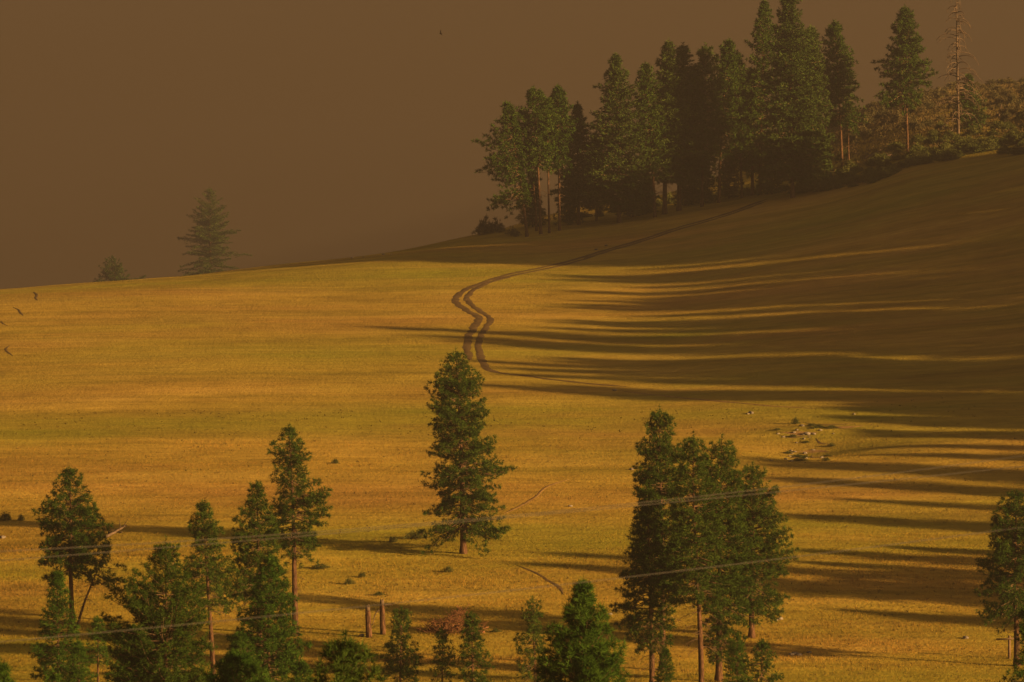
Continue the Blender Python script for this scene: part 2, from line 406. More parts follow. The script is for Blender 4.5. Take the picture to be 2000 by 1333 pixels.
def grow(rng, H, lean, prof, kind='pine', det='mid', r0=None, dens=1.0, dead=.5, whorl=.47, up=.0, fill=1.0, irr=1.0):
    """a conifer in its own coordinates: returns trunk, limbs and crown builders.
    prof = [(height fraction, reach to the left, reach to the right)] in metres"""
    ts, wd, K, sp = DETAIL[det]
    prof = sorted(prof) + [(1.0, .12, .12)]; pt = np.array([p[0] for p in prof]); pl = np.array([p[1] for p in prof]); pr = np.array([p[2] for p in prof])
    t0 = pt[0]
    wob = rng.normal(0, .006 * H, 2); ph = rng.uniform(0, 6.28, 2)
    def ax(t):
        t = np.asarray(t, float)
        return np.stack([lean[0] * t**1.25 + wob[0] * np.sin(5 * t + ph[0]) * t, lean[1] * t**1.25 + wob[1] * np.sin(4 * t + ph[1]) * t, H * t], -1)
    r0 = (r0 or .0165 * H + .03) * .82
    trunk = MB(); limbs = MB(); crown = MB()
    tt = np.r_[-.012, 0, .015, .04, np.linspace(.08, 1, 14)]
    rr = r0 * (np.clip(1 - tt, .02, 1) ** .85) * np.where(tt < .03, 1.25, 1)
    P = ax(np.maximum(tt, 0)); P[0, 2] -= .45
    trunk.tube(P, rr, 9 if det != 'far' else 7)
    # living branches
    tips = []; dirs = []; sizes = []
    h = t0 * H; phi = rng.uniform(0, 6.28)
    g1, g2 = rng.integers(0, 9999, 2)
    while h < H * .985:
        t = h / H
        s_rel = (t - t0) / (1 - t0)
        Lr = np.interp(t, pt, pl), np.interp(t, pt, pr)
        m = max(1, int(round((7.6 if kind == 'pine' else 8) * dens * rng.uniform(.75, 1.3))))
        for _ in range(m):
            phi += 2.39996 + rng.normal(0, .35)
            c = math.cos(phi)
            R = (Lr[0] * (1 - c) / 2 + Lr[1] * (1 + c) / 2) * (1.04 - .12 * s_rel)
            gap = float(vnoise(np.array([t * 9.0]), np.array([phi % 6.2832 * 1.1]), int(g1))[0])
            q = rng.uniform(.82, 1.16) * (1 + .22 * gap)
            if det == 'far': q *= 1 + irr * .17 * math.sin(6.283 * h / (.075 * H) + g2) + .14 * gap + (.12 if rng.random() < .12 else 0)
            if rng.random() < .26: q *= rng.uniform(.35, .65)
            Lb = max(.18, R * q)
            if kind == 'pine':
                e0 = -.16 + .85 * s_rel**1.3 + up + rng.normal(0, .18); bend = .75 - .1 * s_rel + rng.normal(0, .25)
            else:
                e0 = -.10 + .75 * s_rel**1.6 + up + rng.normal(0, .10); bend = -.18 + .25 * s_rel
            n = 6
            e0 = min(e0, .95)
            f = np.linspace(0, 1, n)
            e = e0 + (bend if kind == 'pine' else bend) * (f - .35) - (.35 * (1 - s_rel) * np.sin(f * 3.1) if kind == 'pine' else 0)
            e = np.clip(e, -.9, 1.05)
            az = phi + np.cumsum(rng.normal(0, .10, n))
            st = Lb / (n - 1)
            # reach is measured horizontally
            ch = np.maximum(np.cos(e), .45)
            step = np.stack([np.cos(az) * np.cos(e), np.sin(az) * np.cos(e), np.sin(e)], -1) * (st / ch)[:, None]
            rise = float(step[:-1, 2].sum()) + (.12 * Lb if kind == 'pine' else 0)   # the branch leaves the trunk below its tip
            tb = min(max(t - max(rise, 0) / H, t0 * .55), .985)
            Pn = np.zeros((n, 3)); Pn[0] = ax(tb)
            Pn[1:] = Pn[0] + np.cumsum(step[:-1], 0)
            rb = max(.012, min(.085, .012 + .012 * Lb)) * (1 if det != 'far' else 1.2)
            limbs.tube(Pn, rb * (1 - .82 * f), 4, False)
            # twigs with needle tufts
            s0 = .22 if kind == 'pine' else .08
            if Lb < .7: s0 = 0.0
            nt_ = max(2, int(Lb * (1 - s0) / sp * 1.15 * fill))
            fs = s0 + (1 - s0) * ((np.arange(nt_) + rng.uniform(0, 1, nt_)) / nt_) ** (.8 if kind == 'pine' else 1)
            B = np.stack([np.interp(fs, f, Pn[:, k]) for k in range(3)], -1)
            D0 = unit(np.stack([np.interp(fs, f, step[:, k]) for k in range(3)], -1))
            sd = np.where(np.arange(nt_) % 2 == 0, 1.0, -1.0)
            lat = np.stack([-D0[:, 1], D0[:, 0], np.zeros(nt_)], -1) * sd[:, None]
            tw = (.28 * Lb * (1.08 - fs) + .16) * rng.uniform(.6, 1.25, nt_)
            tdir = unit(D0 * .75 + lat * rng.uniform(.35, 1.1, nt_)[:, None] + np.array([0, 0, 1.0]) * ((.45 if kind == 'pine' else -.05) + rng.normal(0, .42 if kind == 'pine' else .25, nt_))[:, None])
            m2 = max(1, int(round(np.mean(tw) / sp + .3)))
            for k in range(m2 + 1):
                g = rng.uniform(.55, 1.1, nt_) if kind == 'pine' else (k + .35 + rng.uniform(-.3, .3, nt_)) / (m2 + .35)
                pp = B + tdir * (tw * g)[:, None] + rng.normal(0, .09 if kind == 'pine' else .05, (nt_, 3))
                tips.append(pp); dirs.append(tdir); sizes.append(ts * rng.uniform(.75, 1.15, nt_))
            tips.append(Pn[-1:]); dirs.append(unit(step[-1:])); sizes.append(np.array([ts]))
        h += whorl * rng.uniform(.7, 1.3) * (1.0 - .35 * s_rel)
    # leader
    for k in range(7):
        tips.append(ax(np.array([1 - .011 * k]))); dirs.append(np.array([[0, 0, 1.0]])); sizes.append(np.array([ts * .9]))
    P = np.vstack(tips); Dn = np.vstack(dirs); S = np.concatenate(sizes)
    V, T = needles(rng, P, Dn, S, K, wd, .75 if kind == 'pine' else 1.0, 1.0 if kind == 'pine' else .75)
    crown.add(V, T)
    # dead lower branches
    nd_ = int(dead * H * 1.1)
    for _ in range(nd_):
        t = rng.uniform(max(.08, t0 * .45), t0 + .22 * (1 - t0)); ph2 = rng.uniform(0, 6.28); Lb = rng.uniform(.25, .85) * (pl[0] + pr[0]) * .5 + .3
        n = 6; f = np.linspace(0, 1, n); e = rng.uniform(-.15, .25) - rng.uniform(.5, 1.3) * f
        az = ph2 + np.cumsum(rng.normal(0, .15, n))
        st = np.stack([np.cos(az) * np.cos(e), np.sin(az) * np.cos(e), np.sin(e)], -1) * Lb / (n - 1)
        Pn = ax(t) + np.vstack([[0, 0, 0], np.cumsum(st, 0)[:-1]])
        limbs.tube(Pn, (.028 if det != 'far' else .045) * (1 - .75 * f), 4, False)
        for _k in range(3):
            q = rng.integers(2, n); az2 = az[q] + rng.choice([-1, 1]) * rng.uniform(.4, 1.0); l2 = Lb * rng.uniform(.2, .45)
            v2 = np.array([math.cos(az2), math.sin(az2), rng.uniform(-.7, .2)]) * l2
            limbs.tube(np.stack([Pn[q], Pn[q] + v2 * .5, Pn[q] + v2 + [0, 0, -.12 * l2]]), np.array([.018, .014, .008]) * (1 if det != 'far' else 1.6), 3, False)
    return trunk, limbs, crown

NT = [0]
HGT = {}
def tree(name, label, cat, base, top, rows, kind='pine', det='mid', mat=None, group=None, D=None, limbmat=None, ymid=0.0, **kw):
    """base / top / rows are traced outlines: rows = (v, left u, right u)"""
    NT[0] += 1
    rng = np.random.default_rng(1000 + NT[0] * 17)
    loc = stand(base[0], D) if D else spot(*base)
    vb = VH - (loc[2] - CZ) * F / loc[1]
    k = loc[1] / F
    ztop = (vb - top[1]) * k
    lean = ((top[0] - base[0]) * k, ymid)
    prof = []
    for v, l, r in rows:
        t = (vb - v) / (vb - top[1])
        au = base[0] + (top[0] - base[0]) * max(t, 0)**1.25
        prof.append((min(max(t, .03), .99), max(.15, (au - l) * k), max(.15, (r - au) * k)))
    tk, lb, cr = grow(rng, ztop, lean, prof, kind, det, **kw)
    o = link(name, None, None, loc)
    tag(o, label, cat, group)
    nb = sum(len(t_) for t_ in tk.T)
    if not lb.empty: tk.add(np.vstack(lb.V), np.vstack(lb.T))
    T_ = np.vstack(tk.T)
    link('trunk', mesh_from('trunk', np.vstack(tk.V), T_, [M_BARK, limbmat or M_LIMB], True, np.r_[np.zeros(nb, int), np.ones(len(T_) - nb, int)]), o)
    link('crown', cr.mesh('crown', mat or (M_PINE if kind == 'pine' else M_FIR), False), o)
    return o

# --- the lone pine and the trees of the lower meadow
TREES = {}
TREES['lone'] = tree('pine_tree', 'lone tall pine standing alone in the middle of the golden meadow', 'pine tree', (905, 1082), (893, 683),
     [(692, 879, 908), (715, 862, 925), (738, 852, 944), (760, 834, 938), (785, 838, 946), (808, 846, 954), (830, 836, 948), (858, 842, 956), (880, 846, 972), (902, 836, 980), (932, 830, 968), (958, 858, 966), (985, 842, 962), (1010, 832, 984), (1028, 842, 980)], r0=.40, dead=1.6, dens=1.15)
tree('pine_tree', 'broad open-crowned pine beside the leaning small pine and fallen logs', 'pine tree', (141, 1222), (133, 914),
     [(922, 117, 150), (948, 96, 171), (970, 82, 182), (985, 66, 190), (1010, 68, 205), (1035, 80, 208), (1060, 74, 202), (1085, 70, 196), (1112, 80, 172)], dens=1.15, r0=.30)
tree('pine_tree', 'small pine with a leaning trunk and one-sided crown', 'pine tree', (153, 1222), (212, 1068),
     [(1078, 190, 228), (1095, 180, 238), (1112, 178, 245), (1130, 172, 232)], det='small', r0=.16, dead=2.2)
TREES['slim'] = tree('pine_tree', 'slim young pine growing in front of the broad open-crowned pine', 'pine tree', (115, 0), (113, 1117), [(1128, 104, 128), (1160, 96, 138), (1195, 88, 142), (1230, 82, 150), (1265, 70, 165), (1300, 66, 182), (1340, 66, 186)], D=384, mat=M_YOUNG, det='small', dead=.2, dens=1.3)
tree('pine_tree', 'thin young pine with bare orange lower trunk beside the slim young pine', 'pine tree', (192, 0), (190, 1205), [(1215, 181, 198), (1240, 170, 208), (1265, 160, 218), (1290, 156, 222)], D=388, mat=M_YOUNG, det='small', dead=.3)
tree('pine_tree', 'bushy dark pine with many upright shoots beside the slim young pine', 'pine tree', (318, 0), (326, 1050), [(1062, 300, 350), (1090, 289, 346), (1112, 264, 362), (1136, 216, 388), (1165, 222, 396), (1205, 214, 404), (1250, 226, 412), (1300, 222, 418), (1360, 222, 424), (1450, 230, 420)], D=312, mat=M_PINE, det='near', up=.12, dead=.4, dens=1.45)
tree('pine_tree', 'spindly pine with a tufted top between the bushy dark pine and the tall pine', 'pine tree', (418, 0), (394, 980), [(990, 384, 407), (1010, 371, 416), (1028, 363, 434), (1050, 372, 428), (1078, 366, 440), (1105, 352, 448), (1140, 346, 450), (1172, 350, 446)], D=394, dens=1.0, dead=1.0)
tree('pine_tree', 'pine with a thin straight stem standing close against the tall pine', 'pine tree', (508, 0), (502, 941), [(952, 487, 513), (980, 472, 522), (1008, 450, 538), (1045, 453, 545), (1085, 446, 552), (1120, 440, 556), (1160, 448, 556)], D=398, dens=1.05, dead=.6)
tree('pine_tree', 'tallest pine near the broken trunks, its long bare trunk rising from the grass', 'pine tree', (577, 1242), (566, 833),
     [(845, 556, 577), (862, 534, 596), (882, 528, 604), (905, 532, 588), (925, 524, 600), (942, 542, 626), (962, 532, 634), (985, 520, 637), (1010, 514, 628), (1040, 530, 620), (1068, 542, 616), (1085, 556, 604)], r0=.36, dead=1.0)
TREES['dense'] = tree('pine_tree', 'dense young pine in front of the tallest bare-trunked pine', 'pine tree', (526, 0), (524, 1088), [(1100, 510, 540), (1140, 492, 562), (1180, 474, 578), (1215, 466, 584), (1250, 458, 592), (1290, 448, 602), (1335, 440, 610), (1390, 446, 604)], D=356, mat=M_YOUNG, dead=.3, dens=1.3)
tree('pine_tree', 'bright young pine top poking up below the dense young pine', 'pine tree', (462, 0), (462, 1276), [(1290, 434, 494), (1315, 398, 534), (1360, 378, 560), (1450, 374, 562)], D=250, mat=M_YOUNG, det='close', up=.2, dead=0, dens=1.3)
tree('pine_tree', 'dark pine top with coarse upright needle bunches below the broken trunks', 'pine tree', (678, 0), (676, 1240), [(1250, 650, 700), (1266, 640, 714), (1290, 624, 730), (1325, 604, 758), (1390, 588, 782), (1500, 586, 790)], D=186, mat=M_PINE, det='close', up=.35, dead=0, dens=1.35)
tree('pine_tree', 'little pine hiding the foot of the taller broken trunk', 'pine tree', (782, 0), (784, 1187), [(1196, 766, 800), (1214, 756, 808), (1238, 764, 802), (1262, 742, 820), (1290, 736, 826), (1322, 742, 820)], D=393, det='small', dead=.3)
tree('pine_tree', 'short thin pine in front of the brush heap, beside a fuller one', 'pine tree', (864, 0), (863, 1228), [(1240, 855, 873), (1265, 848, 884), (1290, 842, 892), (1315, 844, 890)], D=392, det='small', dead=.8)
tree('pine_tree', 'small rounded full pine in front of the brush heap', 'pine tree', (924, 0), (920, 1197), [(1208, 911, 931), (1232, 904, 938), (1262, 900, 944), (1295, 898, 956), (1330, 902, 966)], D=391, det='small', dead=.2)
tree('pine_tree', 'scraggly thin pine with dead twigs beside the bright green pine', 'pine tree', (1046, 0), (1040, 1165), [(1176, 1026, 1056), (1195, 1016, 1060), (1215, 1022, 1050), (1245, 1010, 1062), (1285, 1010, 1066), (1330, 1014, 1076)], D=386, det='small', dens=.8, dead=2.5)
tree('pine_tree', 'bright green bushy pine with a pointed tip beside the big clump', 'pine tree', (1144, 0), (1140, 1136), [(1150, 1130, 1150), (1172, 1116, 1164), (1194, 1102, 1178), (1216, 1086, 1188), (1240, 1070, 1204), (1270, 1066, 1214), (1300, 1052, 1222), (1335, 1046, 1234), (1400, 1040, 1240), (1500, 1040, 1245)], D=240, mat=M_YOUNG, det='close', up=.30, dead=.2, dens=1.35)
# --- the pine clump on the right of the meadow
CL = 'big pine clump beside the washed-out hollow'
tree('pine_tree', 'tallest pine of the big clump, with a pointed knobbly top', 'pine tree', (1294, 1310), (1290, 795), [(804, 1276, 1306), (824, 1274, 1318), (846, 1262, 1334), (870, 1243, 1342), (890, 1262, 1345), (918, 1245, 1345), (945, 1240, 1346), (975, 1250, 1340), (1015, 1240, 1335), (1070, 1240, 1340), (1130, 1245, 1340)], r0=.34, dens=1.2, group=CL)
tree('pine_tree', 'dark pine at the shaded outer edge of the big clump, orange lower trunk', 'pine tree', (1274, 0), (1264, 950), [(965, 1246, 1288), (1000, 1236, 1300), (1040, 1222, 1308), (1080, 1222, 1315), (1120, 1214, 1322), (1160, 1206, 1325), (1200, 1210, 1318), (1232, 1220, 1312), (1262, 1240, 1305)], D=396, dead=2.6, dens=1.2, group=CL)
tree('pine_tree', 'pine with a straight pale orange trunk in the middle of the big clump', 'pine tree', (1370, 0), (1352, 846), [(858, 1342, 1368), (890, 1330, 1385), (930, 1320, 1400), (980, 1312, 1410), (1030, 1308, 1420), (1080, 1305, 1428), (1130, 1305, 1428), (1165, 1320, 1420)], D=392, dead=1.6, r0=.30, dens=1.2, group=CL)
tree('pine_tree', 'round-topped pine of the big clump with a dark lower trunk', 'pine tree', (1404, 0), (1410, 850), [(860, 1384, 1436), (882, 1375, 1442), (920, 1368, 1452), (980, 1368, 1460), (1050, 1368, 1472), (1100, 1368, 1480), (1150, 1370, 1478), (1200, 1372, 1470), (1250, 1380, 1450), (1285, 1385, 1435)], D=400, dead=2.0, dens=1.2, group=CL)
tree('pine_tree', 'wide pine on the field side of the big clump, its foot in open grass', 'pine tree', (1468, 1247), (1470, 905), [(914, 1456, 1490), (938, 1440, 1506), (962, 1430, 1524), (1000, 1428, 1526), (1040, 1428, 1540), (1072, 1426, 1546), (1098, 1426, 1544), (1130, 1430, 1526), (1158, 1434, 1536), (1185, 1440, 1512)], r0=.34, dead=.9, dens=1.25, group=CL)
tree('pine_tree', 'small bushy pine at the foot of the big clump', 'pine tree', (1486, 0), (1489, 1250), [(1258, 1476, 1502), (1278, 1462, 1512), (1300, 1452, 1520), (1335, 1444, 1532)], D=384, det='small', dead=.3, group=CL)
tree('pine_tree', 'broad pine standing over the T-shaped post', 'pine tree', (1986, 1302), (1982, 961), [(970, 1956, 2008), (990, 1938, 2020), (1015, 1926, 2032), (1040, 1936, 2030), (1065, 1926, 2034), (1086, 1908, 2046), (1110, 1930, 2040), (1140, 1924, 2042), (1172, 1909, 2046), (1190, 1940, 2030), (1202, 1958, 2014)], r0=.34, dead=.8, dens=1.3)
tree('pine_tree', 'dark pine standing in front of the T-shaped post', 'pine tree', (2018, 0), (2014, 1176), [(1190, 2000, 2026), (1220, 1996, 2034), (1258, 1992, 2044), (1292, 1984, 2052), (1322, 1958, 2062), (1400, 1944, 2070)], D=262, mat=M_PINE, det='near', dead=.2, up=.1)
tree('pine_tree', 'young pine tip at the valley edge below the slim young pine', 'pine tree', (2, 0), (0, 1288), [(1300, -10, 10), (1325, -24, 26), (1370, -44, 42), (1450, -50, 50)], D=250, mat=M_YOUNG, det='close', up=.15, dead=0)
tree('pine_tree', 'small pointed pine tip just below the slim young pine', 'pine tree', (104, 0), (105, 1308), [(1316, 97, 113), (1335, 86, 124), (1390, 72, 138), (1450, 66, 144)], D=262, mat=M_YOUNG, det='near', up=.15, dead=0)

def young(src, u, D, vt, w, rz, lab):
    """another young pine of the valley foreground"""
    p = stand(u, D); vb = VH - (p[2] - CZ) * F / D
    h0 = max(v.co.z for v in next(c for c in TREES[src].children if c.name.startswith('trunk')).data.vertices)
    k = (vb - vt) * D / F / h0
    o = copy_tree(TREES[src]); o.location = p; o.rotation_euler = (0, 0, rz); o.scale = (k * w, k * w, k); tag(o, lab, 'pine tree')
young('dense', 262, 338, 1222, 1.25, 2.0, 'broad young pine filling the gap behind the bushy dark pine')
young('dense', 470, 342, 1236, 1.1, 4.1, 'young pine beside the dense young pine, nearer the bushy dark pine')
young('slim', 590, 330, 1292, 1.3, 1.0, 'low young pine beneath the tallest bare-trunked pine')
young('slim', 152, 350, 1262, 1.2, 3.0, 'short young pine between the slim young pine and the thin one')
young('dense', 1440, 388, 1236, .9, 5.0, 'young pine crowding the foot of the round-topped clump pine')
young('slim', 1300, 378, 1268, 1.2, 2.4, 'low young pine at the dark foot of the big clump')

# --- trees on the ridge
tree('fir_tree', 'hazy lone fir on the ridge with long uneven branches to the ground', 'fir tree', (412, 0), (408, 367), [(378, 396, 422), (400, 384, 434), (420, 376, 446), (444, 372, 452), (462, 354, 456), (478, 366, 458), (494, 344, 466), (512, 352, 470), (530, 346, 478), (545, 350, 472)], kind='fir', det='far', D=1720, dead=0, dens=.95, whorl=1.2, fill=1.25, irr=1.3)
tree('pine_tree', 'hazy stubby young pine on the ridge below the lone fir', 'pine tree', (221, 0), (219, 500), [(506, 204, 234), (518, 200, 240), (530, 196, 246), (542, 178, 260), (554, 176, 262)], kind='pine', det='far', D=1700, dead=0, whorl=.8, up=.35, fill=1.4, irr=.4)
GR = 'ridge-top grove of pines and firs'
def grove(lab, base, top, rows, kind='pine', nm=None, **kw):
    nm = nm or kind + '_tree'
    return tree(nm, lab, kind + ' tree', base, top, rows, kind=kind, det='far', group=GR, **kw)
TREES['g1'] = grove('leaning pine at the open end of the ridge grove, with long limbs', (1029, 463), (989, 199), [(208, 980, 1000), (230, 972, 1008), (250, 966, 1012), (268, 946, 1014), (290, 965, 1020), (315, 944, 1022), (340, 968, 1024), (360, 972, 1026), (375, 944, 1026), (395, 985, 1034)], dens=.9, dead=1.2, r0=.36)
TREES['g2'] = grove('flat-crowned pine with a tall dark bare trunk, next to the leaning pine', (1056, 458), (1042, 170), [(178, 1030, 1056), (195, 1026, 1064), (212, 1008, 1076), (238, 1004, 1082), (262, 1012, 1076), (288, 1020, 1070), (318, 1026, 1072)], dens=1.1, r0=.34)
grove('slim bare-trunked pine squeezed between two taller pines of the grove', (1073, 456), (1066, 190), [(198, 1058, 1076), (220, 1050, 1084), (250, 1052, 1086), (275, 1060, 1086), (300, 1064, 1086)], dens=.7, r0=.26)
grove('half-leaning thin pine trunk behind the leaning pine', (1048, 452), (1034, 265), [(275, 1022, 1046), (300, 1018, 1050), (330, 1024, 1052), (350, 1030, 1052)], dens=.5, r0=.24, dead=1.2)
TREES['g3'] = grove('slender pine with a layered pointed crown in the grove', (1093, 451), (1089, 168), [(178, 1080, 1100), (195, 1074, 1108), (215, 1066, 1116), (240, 1058, 1122), (262, 1066, 1114), (285, 1074, 1112), (330, 1076, 1110)], dens=1.15, r0=.30)
TREES['g4'] = grove('short broad fir with a thin spire between slender pine and big fir', (1130, 440), (1127, 200), [(212, 1124, 1134), (230, 1116, 1142), (250, 1104, 1154), (275, 1096, 1160), (305, 1092, 1168), (340, 1090, 1172), (375, 1090, 1172), (400, 1096, 1160)], 'fir')
TREES['g5'] = grove('big dark fir with a sharp top in the grove', (1209, 436), (1202, 105), [(120, 1194, 1212), (145, 1184, 1222), (172, 1168, 1236), (200, 1174, 1242), (225, 1160, 1246), (260, 1164, 1252), (300, 1158, 1260), (340, 1154, 1262), (375, 1156, 1262), (400, 1170, 1250)], 'fir', r0=.42)
grove('young fir filling the gap behind the big dark fir', (1165, 432), (1163, 262), [(275, 1154, 1172), (300, 1144, 1182), (340, 1136, 1190), (380, 1134, 1194), (405, 1140, 1186)], 'fir')
TREES['g6'] = grove('pine with a square top and a lit orange trunk, beside the big dark fir', (1279, 425), (1260, 124), [(132, 1250, 1272), (155, 1244, 1280), (185, 1236, 1286), (220, 1234, 1296), (260, 1238, 1300), (300, 1246, 1304), (330, 1256, 1302)], r0=.36)
TREES['g7'] = grove('tall fir with a crooked thin tip in the middle of the grove', (1298, 419), (1305, 77), [(90, 1298, 1314), (115, 1286, 1318), (140, 1284, 1326), (170, 1278, 1330), (210, 1268, 1336), (260, 1264, 1342), (310, 1262, 1344), (350, 1266, 1340)], 'fir')
TREES['g8'] = grove('dense conical fir with a bright crown in the middle of the grove', (1326, 412), (1333, 85), [(98, 1324, 1344), (120, 1316, 1350), (150, 1306, 1358), (190, 1298, 1368), (230, 1292, 1376), (280, 1290, 1382), (330, 1292, 1378), (355, 1300, 1368)], 'fir')
TREES['g9'] = grove('dark rounded pine top rising behind the conical fir', (1371, 404), (1379, 86), [(96, 1364, 1392), (115, 1362, 1400), (140, 1356, 1404), (170, 1352, 1408), (220, 1346, 1412), (270, 1344, 1410), (320, 1346, 1404)], r0=.36)
grove('bushy fir with a broad skirt behind the conical fir', (1352, 396), (1356, 130), [(145, 1344, 1368), (180, 1334, 1380), (230, 1326, 1390), (290, 1322, 1394), (340, 1326, 1390)], 'fir')
TREES['g10'] = grove('narrow pine with a round knob of foliage at its tip', (1404, 397), (1422, 77), [(84, 1412, 1430), (100, 1408, 1434), (125, 1410, 1436), (150, 1404, 1444), (190, 1396, 1448), (240, 1392, 1450), (290, 1394, 1446)], r0=.34)
TREES['g11'] = grove('thin pine with a pale lit stem showing through its crown', (1449, 387), (1438, 100), [(112, 1430, 1446), (135, 1422, 1456), (170, 1418, 1462), (220, 1420, 1466), (270, 1422, 1470), (320, 1426, 1468)], dens=.75, r0=.28)
grove('mid-sized fir filling the grove between thin pine and big-limbed pine', (1470, 382), (1466, 132), [(148, 1456, 1478), (180, 1446, 1488), (230, 1438, 1496), (280, 1434, 1502), (330, 1436, 1502)], 'fir')
TREES['g12'] = grove('big-limbed pine with open horizontal branches near its top', (1484, 381), (1493, -4), [(8, 1486, 1500), (25, 1480, 1508), (40, 1468, 1512), (58, 1472, 1512), (66, 1458, 1516), (84, 1458, 1518), (100, 1478, 1514), (110, 1450, 1512), (130, 1476, 1512), (170, 1462, 1520), (230, 1452, 1530), (290, 1452, 1532)], dens=.8, r0=.40)
TREES['g13'] = grove('tallest and broadest fir of the ridge grove', (1548, 387), (1540, -16), [(0, 1528, 1556), (25, 1520, 1562), (50, 1514, 1568), (75, 1508, 1586), (105, 1500, 1578), (140, 1498, 1590), (180, 1494, 1600), (230, 1488, 1608), (280, 1486, 1612), (320, 1490, 1606), (350, 1500, 1598)], 'fir', r0=.46, dens=1.1)
grove('slim fir half hidden behind the broadest fir', (1590, 362), (1582, 52), [(70, 1572, 1594), (110, 1562, 1602), (160, 1556, 1610), (220, 1552, 1616), (280, 1554, 1616), (310, 1560, 1608)], 'fir')
TREES['g14'] = grove('pointed pine on twin orange trunks at the shrubby end of the grove', (1645, 333), (1630, 41), [(52, 1620, 1640), (80, 1610, 1652), (110, 1604, 1658), (140, 1600, 1666), (165, 1598, 1671), (195, 1604, 1668), (220, 1606, 1680), (240, 1616, 1668)], dens=1.1, r0=.34)
grove('second slimmer trunk beside the pointed pine', (1658, 328), (1656, 205), [(215, 1644, 1668), (230, 1640, 1676), (246, 1646, 1672)], dens=.8, r0=.22)
TREES['g15'] = grove('neat oval-crowned pine standing apart on the shrubby slope', (1773, 305), (1765, 11), [(22, 1756, 1776), (45, 1744, 1786), (65, 1740, 1792), (85, 1738, 1798), (98, 1728, 1800), (120, 1726, 1808), (140, 1726, 1813), (165, 1724, 1804), (185, 1728, 1796), (200, 1738, 1784)], dens=1.25, r0=.30, dead=.3)
grove('small dark fir growing behind the dead snag', (1899, 256), (1891, 147), [(158, 1884, 1898), (180, 1878, 1908), (205, 1872, 1916), (230, 1870, 1920), (245, 1874, 1916)], 'fir')

for lab, b_, tp, w_ in (('young fir under the slender pines of the grove', (1112, 438), 330, 20), ('ragged young fir behind the bare trunks at the open end of the grove', (1040, 444), 350, 22), ('dark young fir at the foot of the big dark fir', (1236, 424), 322, 24), ('low young fir between the lit orange trunk and crooked-tip fir', (1262, 418), 340, 18),
                        ('dark low fir under the dark rounded pine top', (1372, 398), 318, 30), ('young fir under the narrow knob-tipped pine', (1424, 388), 296, 24), ('low fir at the foot of the big-limbed pine', (1508, 380), 290, 28),
                        ('bushy low fir beside the broadest fir', (1580, 366), 262, 26), ('small fir at the foot of the twin-trunk pine', (1610, 356), 268, 20), ('short young fir at the foot of the conical fir', (1340, 402), 310, 22)):
    dv = b_[1] - tp
    grove(lab, b_, (b_[0] + 1, tp), [(tp + .08 * dv, b_[0] - .25 * w_, b_[0] + .25 * w_), (tp + .4 * dv, b_[0] - .7 * w_, b_[0] + .7 * w_), (tp + .75 * dv, b_[0] - w_, b_[0] + w_), (tp + .93 * dv, b_[0] - w_, b_[0] + w_)], 'fir', dead=0)
for k_ in TREES: HGT[k_] = max(v.co.z for v in next(c for c in TREES[k_].children if c.name.startswith('trunk')).data.vertices)

# --- dead snag
def snag(base, top):
    rng = np.random.default_rng(77)
    loc = spot(*base); vb = VH - (loc[2] - CZ) * F / loc[1]; H = (vb - top[1]) * loc[1] / F
    o = link('dead_tree', None, None, loc); tag(o, 'bare dead conifer with drooping leafless branches on the shrubby ridge', 'dead tree')
    tk = MB(); t = np.r_[0, np.linspace(.02, 1, 12)]
    P = np.stack([(top[0] - base[0]) * loc[1] / F * t, 0 * t, H * t], -1); P[0, 2] = -.5
    tk.tube(P, .27 * (1.02 - t) ** .8 + .02, 8); link('trunk', tk.mesh('trunk', M_DEAD, True), o)
    lb = MB(); h = .10 * H
    while h < .985 * H:
        tt = h / H
        for _ in range(rng.integers(2, 4)):
            ph = rng.uniform(0, 6.28); L = (1.6 + 5.2 * (1 - tt) ** .6 * min(1, tt / .1)) * rng.uniform(.4, 1.15)
            n = 9; f = np.linspace(0, 1, n); e = rng.uniform(.1, .5) - rng.uniform(1.3, 2.2) * f ** 1.1
            az = ph + np.cumsum(rng.normal(0, .06, n))
            st = np.stack([np.cos(az) * np.cos(e), np.sin(az) * np.cos(e), np.sin(e)], -1) * L / (n - 1)
            Pn = np.array([P[1, 0] * 0 + (top[0] - base[0]) * loc[1] / F * tt, 0, h]) + np.vstack([[0, 0, 0], np.cumsum(st, 0)[:-1]])
            lb.tube(Pn, .095 * (1 - .6 * f), 4, False)
            for q in (4, 6):
                v2 = np.array([math.cos(az[q] + 1), math.sin(az[q] + 1), -1.2]) * .5 * rng.uniform(.5, 1.2)
                lb.tube(np.stack([Pn[q], Pn[q] + v2]), [.05, .03], 3, False)
        h += rng.uniform(.35, .75)
    link('bare_branches', lb.mesh('bare_branches', M_DEAD), o)
snag((1872, 263), (1868, -8))

